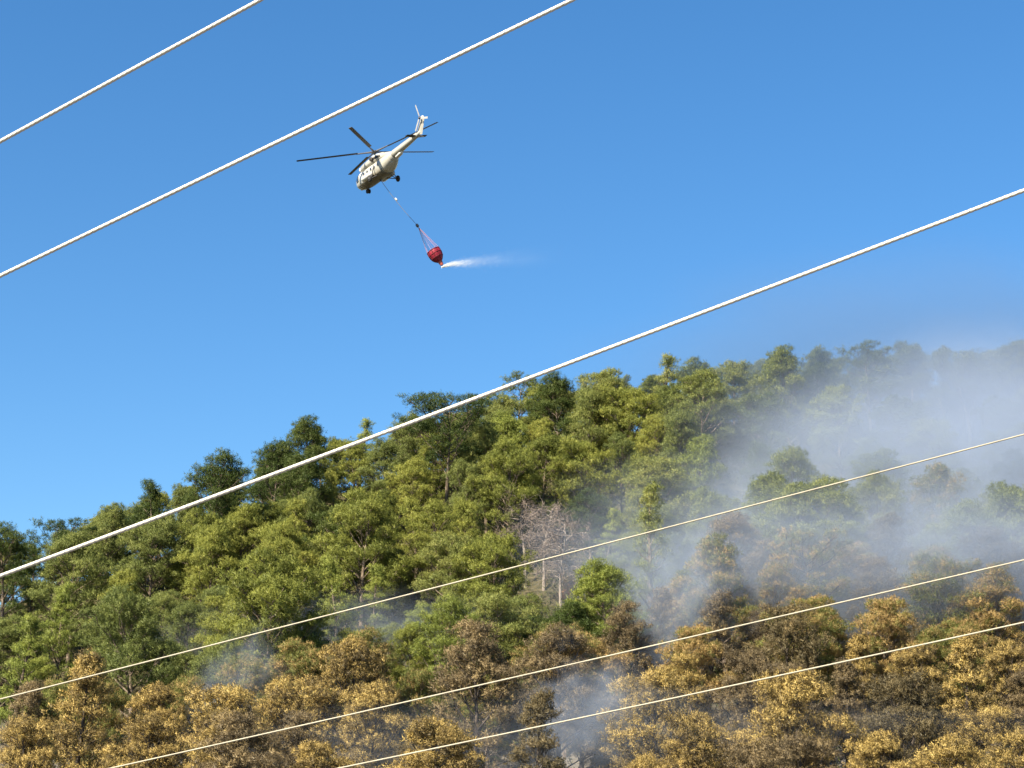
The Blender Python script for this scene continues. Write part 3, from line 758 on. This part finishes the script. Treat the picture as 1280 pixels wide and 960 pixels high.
# undercarriage
for s in (1, -1):
    wh = part('main_wheel', disc((-1.0, s * 2.25, -4.22), (0, 1, 0), .44, .30), M['tyre'], heli, True)
    part('wheel_hub', disc((-1.0, s * 2.27, -4.22), (0, 1, 0), .20, .33), M['metal'], wh, True)
    part('gear_strut', bars([((.15, s * 1.12, -3.72), (-1.0, s * 2.1, -4.22), .06, .06), ((-1.1, s * 1.1, -3.78), (-1.0, s * 2.1, -4.22), .06, .06), ((-1.0, s * 1.24, -2.5), (-1.0, s * 2.08, -4.16), .085, .06)]), M['metal'], heli)
ng = part('nose_strut', bars([((3.3, 0, -3.85), (3.42, 0, -4.45), .09, .07), ((2.75, 0, -3.95), (3.4, 0, -4.35), .04, .04)]), M['metal'], heli)
for s in (1, -1):
    part('nose_wheel', disc((3.42, s * .17, -4.45), (0, 1, 0), .32, .18), M['tyre'], heli, True)
part('landing_lamp', disc((4.55, .25, -3.84), (.2, 0, -1), .16, .14), M['white'], heli, True)
# main rotor
rot = part('main_rotor', merge(disc((0, 0, .0), (0, 0, 1), .42, .34, 20), bars([((0, 0, -.6), (0, 0, .18), .16, .14)], 12)), M['metal'], heli, True)
for k in range(5):
    a = R_(60.4 + 72 * k); cn = R_(3.1)
    d = np.array([math.cos(a) * math.cos(cn), math.sin(a) * math.cos(cn), math.sin(cn)]); t = np.array([-math.sin(a), math.cos(a), 0])
    ch = unit(t + np.array([0, 0, .10]))
    b = part('blade', foil(d * 2.3, d * 10.65, .54, .52, .085, .06, d, ch), M['blade'], rot)
    part('blade_grip', merge(bars([(d * .35, d * 1.2, .13, .11), (d * 1.2, d * 2.45, .10, .085)], 10)), M['metal'], b)
# tail rotor, on the left of the fin
TH = np.array([-12.72, .38, -.10])
tr = part('tail_rotor', merge(disc(TH, (0, 1, 0), .17, .3, 14), bars([((-12.6, 0, -.12), tuple(TH), .09, .09)], 10)), M['metal'], heli, True)
for k in range(3):
    a = R_(78 + 120 * k); d = np.array([math.cos(a), 0, math.sin(a)]); c = np.array([-math.sin(a), .12, math.cos(a)])
    part('blade', foil(TH + d * .25, TH + d * 1.95, .27, .27, .05, .035, d, c), M['bladegrey'], tr)
part('exhaust_stain', patch(COWL, -2.3, -.75, -10, 28, .012, e=3.), M['soot'], cow, True)

# ------------------------------------------------------------------ sling and bucket
bpy.context.view_layer.update()
hm = heli.matrix_basis
hook = np.array(hm @ Vector((-.15, 0, -4.15)))
head = np.array(centre(521, 281, HD - 1.6)); tip = np.array(centre(552.5, 331, HD - 2.9))
down = unit(tip - head); LB = float(np.linalg.norm(tip - head))
sling = empty('sling_rope', tuple(hook))
tag(sling, 'thin grey rope slung between the helicopter belly and the red bucket', 'rope')
k = 14; tt = np.linspace(0, 1, k)
P = (head - hook)[None, :] * tt[:, None] + np.stack([np.zeros(k), np.zeros(k), -.25 * np.sin(tt * math.pi)], -1)
V, F = tubes([(P, np.full(k, .035))], 8); link('rope', np_mesh('rope', V, F, 4, True), M['steelrope'], sling)
part('swivel', disc(tuple((head - hook) * .43), tuple(unit(head - hook)), .13, .42, 12), M['white'], sling, True)
part('hook', disc((0, 0, 0.06), (0, 0, 1), .14, .40, 12), M['metal'], sling, True)

bk = empty('water_bucket', tuple(head)); bk.scale = (.86, .86, .86); bk.rotation_mode = 'QUATERNION'
bk.rotation_quaternion = Vector(tuple(-down)).to_track_quat('Z', 'Y')
tag(bk, 'red fabric firefighting bucket hanging from the helicopter, spilling water', 'bucket')
part('control_head', merge(disc((0, 0, -.15), (0, 0, 1), .24, .55, 14), bars([((-.28, 0, -.25), (.28, 0, -.25), .07, .07)])), M['metal'], bk, True)
ZT, n = -(LB / .86 - 2.8), 24
prof = [(0, 1.00), (-.06, 1.06), (-.45, 1.10), (-.95, 1.08), (-1.4, .96), (-1.75, .76), (-2.0, .50), (-2.15, .36)]
V, F = [], []
for z, r in prof:
    for q in range(n):
        t = 2 * math.pi * q / n; rr = r * (1 + .035 * math.cos(8 * t)) ; V.append((rr * math.cos(t), rr * math.sin(t), ZT + z))
for a in range(len(prof) - 1):
    for q in range(n): F.append((a * n + q, a * n + (q + 1) % n, (a + 1) * n + (q + 1) % n, (a + 1) * n + q))
V.append((0, 0, ZT - .25)); c = len(V) - 1
for q in range(n): F.append((q, c, (q + 1) % n))
bag = part('bag', (V, F), M['red'], bk, True)
for q in range(8):
    t = 2 * math.pi * (q + .5) / 8; d = np.array([math.cos(t), math.sin(t), 0])
    P = np.array([d * (r * .985 + .03) + np.array([0, 0, ZT + z]) for z, r in prof])
    v, f = tubes([(P, np.full(len(P), .06))], 6); part('rib_strap', (v.tolist(), f.tolist()), M['redstrap'], bag)
    v, f = bars([((0, 0, -.4), tuple(d * 1.03 + np.array([0, 0, ZT + .02])), .022, .022)], 6); part('suspension_line', (v, f), M['rope'], bk)
for z in (-.1, -.75, -1.4):
    r = float(np.interp(-z, [-p[0] for p in prof], [p[1] for p in prof])); P = np.array([[math.cos(t) * r * 1.02, math.sin(t) * r * 1.02, ZT + z] for t in np.linspace(0, 2 * math.pi, 25)])
    v, f = tubes([(P, np.full(25, .055))], 6); part('hoop_strap', (v.tolist(), f.tolist()), M['redstrap'], bag)
vp = [(-2.12, .34), (-2.3, .36), (-2.6, .30), (-2.85, .24)]
V, F = [], []
for z, r in vp:
    for q in range(14):
        t = 2 * math.pi * q / 14; V.append((r * math.cos(t), r * math.sin(t), ZT + z))
for a in range(len(vp) - 1):
    for q in range(14): F.append((a * 14 + q, a * 14 + (q + 1) % 14, (a + 1) * 14 + (q + 1) % 14, (a + 1) * 14 + q))
part('dump_valve', (V, F), M['orange'], bk, True)
valve = tip

# ------------------------------------------------------------------ volumes: smoke and water mist
def vol_mat(name, density, col, nscale, lo, hi, inner=.15, aniso=.15, stretch=(1, 1, 1), mode='ball', detail=4., rag=1.1):
    m, nt, out = mat(name)
    tc = N(nt, 'ShaderNodeTexCoord')
    ln = N(nt, 'ShaderNodeVectorMath', operation='LENGTH')
    mr = N(nt, 'ShaderNodeMapRange'); mr.interpolation_type = 'SMOOTHSTEP'
    if mode == 'ball':
        nt.links.new(tc.outputs['Object'], ln.inputs[0]); nt.links.new(ln.outputs['Value'], mr.inputs[0])
        mr.inputs[1].default_value = inner; mr.inputs[2].default_value = .98; mr.inputs[3].default_value = 1; mr.inputs[4].default_value = 0
        fall = mr.outputs[0]
    else:   # a cone opening along +X from 0 to 1
        sx = N(nt, 'ShaderNodeSeparateXYZ'); nt.links.new(tc.outputs['Object'], sx.inputs[0])
        cb = N(nt, 'ShaderNodeCombineXYZ'); nt.links.new(sx.outputs['Y'], cb.inputs[1]); nt.links.new(sx.outputs['Z'], cb.inputs[2])
        nt.links.new(cb.outputs[0], ln.inputs[0])
        wd = N(nt, 'ShaderNodeMath', operation='MULTIPLY_ADD'); wd.inputs[1].default_value = .9; wd.inputs[2].default_value = .1; nt.links.new(sx.outputs['X'], wd.inputs[0])
        dv = N(nt, 'ShaderNodeMath', operation='DIVIDE'); nt.links.new(ln.outputs['Value'], dv.inputs[0]); nt.links.new(wd.outputs[0], dv.inputs[1])
        nt.links.new(dv.outputs[0], mr.inputs[0]); mr.inputs[1].default_value = .05; mr.inputs[2].default_value = .95; mr.inputs[3].default_value = 1; mr.inputs[4].default_value = 0
        iv = N(nt, 'ShaderNodeMath', operation='SUBTRACT'); iv.inputs[0].default_value = 1.0; nt.links.new(sx.outputs['X'], iv.inputs[1])
        iv.use_clamp = True
        pw = N(nt, 'ShaderNodeMath', operation='POWER'); pw.inputs[1].default_value = 4.5; nt.links.new(iv.outputs[0], pw.inputs[0])
        ml = N(nt, 'ShaderNodeMath', operation='MULTIPLY'); nt.links.new(mr.outputs[0], ml.inputs[0]); nt.links.new(pw.outputs[0], ml.inputs[1])
        fall = ml.outputs[0]
    mp = N(nt, 'ShaderNodeMapping'); mp.inputs['Scale'].default_value = stretch; nt.links.new(tc.outputs['Object'], mp.inputs[0])
    no = N(nt, 'ShaderNodeTexNoise'); no.inputs['Scale'].default_value = nscale; no.inputs['Detail'].default_value = detail; no.inputs['Roughness'].default_value = .55; no.inputs['Distortion'].default_value = .6
    nt.links.new(mp.outputs[0], no.inputs[0])
    nr = N(nt, 'ShaderNodeMapRange'); nr.inputs[1].default_value = .32; nr.inputs[2].default_value = .68; nr.inputs[3].default_value = lo; nr.inputs[4].default_value = hi
    nt.links.new(no.outputs[0], nr.inputs[0])
    if mode == 'ball':      # ragged body: the noise eats into the soft edge, then billows inside
        ad = N(nt, 'ShaderNodeMath', operation='MULTIPLY_ADD'); nt.links.new(no.outputs[0], ad.inputs[0]); ad.inputs[1].default_value = rag; ad.inputs[2].default_value = -.5 * rag
        sm = N(nt, 'ShaderNodeMath', operation='ADD'); nt.links.new(fall, sm.inputs[0]); nt.links.new(ad.outputs[0], sm.inputs[1])
        rg = N(nt, 'ShaderNodeMapRange'); rg.interpolation_type = 'SMOOTHSTEP'; rg.inputs[1].default_value = .22; rg.inputs[2].default_value = 1.05
        nt.links.new(sm.outputs[0], rg.inputs[0])
        cl = N(nt, 'ShaderNodeMath', operation='MULTIPLY'); nt.links.new(rg.outputs[0], cl.inputs[0])
        ed = N(nt, 'ShaderNodeMapRange'); ed.inputs[1].default_value = 0; ed.inputs[2].default_value = .12; nt.links.new(fall, ed.inputs[0]); nt.links.new(ed.outputs[0], cl.inputs[1])
        fall = cl.outputs[0]
    a = N(nt, 'ShaderNodeMath', operation='MULTIPLY'); nt.links.new(fall, a.inputs[0]); nt.links.new(nr.outputs[0], a.inputs[1])
    b = N(nt, 'ShaderNodeMath', operation='MULTIPLY'); nt.links.new(a.outputs[0], b.inputs[0]); b.inputs[1].default_value = density
    pv = N(nt, 'ShaderNodeVolumePrincipled'); pv.inputs['Color'].default_value = (*col, 1); pv.inputs['Anisotropy'].default_value = aniso
    nt.links.new(b.outputs[0], pv.inputs['Density']); nt.links.new(pv.outputs[0], out.inputs['Volume'])
    return m

def ball_mesh():
    bm = bmesh.new(); bmesh.ops.create_icosphere(bm, subdivisions=4, radius=1.0)
    me = bpy.data.meshes.new('smoke_body'); bm.to_mesh(me); bm.free(); return me
SMOKE = (.55, .645, .81)
def smoke(name, u, v, Y, semi, density, label, nscale=1.6, lo=.15, hi=1.0, inner=.1, rot=0., col=SMOKE, rag=1.1):
    me = ball_mesh(); o = link(name, me, vol_mat(name, density, col, nscale, lo, hi, inner, rag=rag))
    o.location = at_px(u, v, Y); o.scale = semi; o.rotation_euler = (0, rot, 0)
    tag(o, label, 'smoke', kind='stuff')
    o.cycles.use_motion_blur = False
    return o
smoke('smoke', 1165, 605, 163, (47, 25, 23), .11, 'thick blue-grey smoke hiding the upper wooded slope', 1.5, .6, 1.0, .05, rot=-.15, rag=.75)
smoke('smoke', 1150, 478, 188, (56, 22, 25), .062, 'thin grey smoke drifting up past the crest', 1.3, .6, 1.0, col=(.24, .345, .52), rag=.7)
smoke('smoke', 700, 930, 116, (46, 9, 5.5), .03, 'low blue smoke lying among the scorched trunks', 2.2, .1, 1.0, rag=1.6)
smoke('smoke', 1130, 700, 142, (43, 13, 11), .12, 'low smoke bank behind the scorched belt', 1.8, .35, 1.0)
smoke('smoke', 860, 680, 150, (24, 11, 13), .060, 'thin blue smoke between dead trees and scorched pines', 1.8, .2, 1.0)
smoke('smoke', 430, 800, 138, (26, 8, 6), .06, 'faint smoke veil above golden scorched pines', 2.0, .2, 1.0)
smoke('smoke', 292, 858, 124, (4.2, 3.6, 7.0), .14, 'pale smoke wisp rising between golden scorched pines', 1.9, .1, 1.0, rot=.3, rag=2.4)
smoke('smoke', 742, 885, 117, (7.0, 4.5, 5.5), .17, 'pale smoke over the ash clearing', 2.0, .1, 1.0, rot=.2, rag=2.4)
smoke('smoke', 850, 755, 134, (7.0, 5.5, 10.0), .16, 'blue smoke column between scorched pines', 1.8, .2, 1.0, rot=.2, rag=2.0)

# mist of water trailing behind the bucket
def cone_mesh():
    V, F = [], []; n = 20; st = [(-.01, .09), (0, .11), (.15, .25), (.4, .48), (.7, .75), (1.0, 1.02)]
    for x, r in st:
        for q in range(n): V.append((x, r * math.cos(2 * math.pi * q / n), r * math.sin(2 * math.pi * q / n)))
    for a in range(len(st) - 1):
        for q in range(n): F.append((a * n + q, (a + 1) * n + q, (a + 1) * n + (q + 1) % n, a * n + (q + 1) % n))
    F.append(tuple(range(n))); F.append(tuple(reversed(range((len(st) - 1) * n, len(st) * n))))
    return pydata('mist_body', V, F)
md = unit(np.array([1.0, -.35, -.035]))
mist = link('water_mist', cone_mesh(), vol_mat('water_mist', .42, (.97, .98, 1.0), 3.5, .25, 1.0, stretch=(3, 1, 1), mode='cone'))
mist.location = tuple(valve); mist.rotation_mode = 'QUATERNION'; mist.rotation_quaternion = Vector(tuple(md)).to_track_quat('X', 'Z'); mist.scale = (24, 3.6, 3.6)
tag(mist, 'white water mist streaming from the red bucket', 'water', kind='stuff')
rng = np.random.default_rng(3); nd = 7000
t = rng.exponential(1.7, nd); t = t[t < 13]; nd = len(t)
sp = (.10 + .15 * t)[:, None] * rng.normal(0, .5, (nd, 3))
C = valve + np.stack([t, t, t], -1) * md + sp + np.stack([0 * t, 0 * t, -.35 * np.exp(-t * 1.2)], -1)
C[:, 2] += .0
OV = np.array([(1, 0, 0), (-1, 0, 0), (0, 1, 0), (0, -1, 0), (0, 0, 1), (0, 0, -1)], float); OF = np.array([(0, 2, 4), (2, 1, 4), (1, 3, 4), (3, 0, 4), (2, 0, 5), (1, 2, 5), (3, 1, 5), (0, 3, 5)])
sz = rng.uniform(.008, .022, nd)
V = (C[:, None, :] + OV[None] * sz[:, None, None]).reshape(-1, 3); F = (OF[None] + (np.arange(nd) * 6)[:, None, None]).reshape(-1, 3)
M['water'] = plain('white_water_drops', (.85, .88, .9), .25, 0, .03, 3., .5)
o = link('water_drops', np_mesh('water_drops', V, F, 3, True), M['water']); tag(o, 'white water drops pouring from the bucket valve', 'water', kind='stuff')
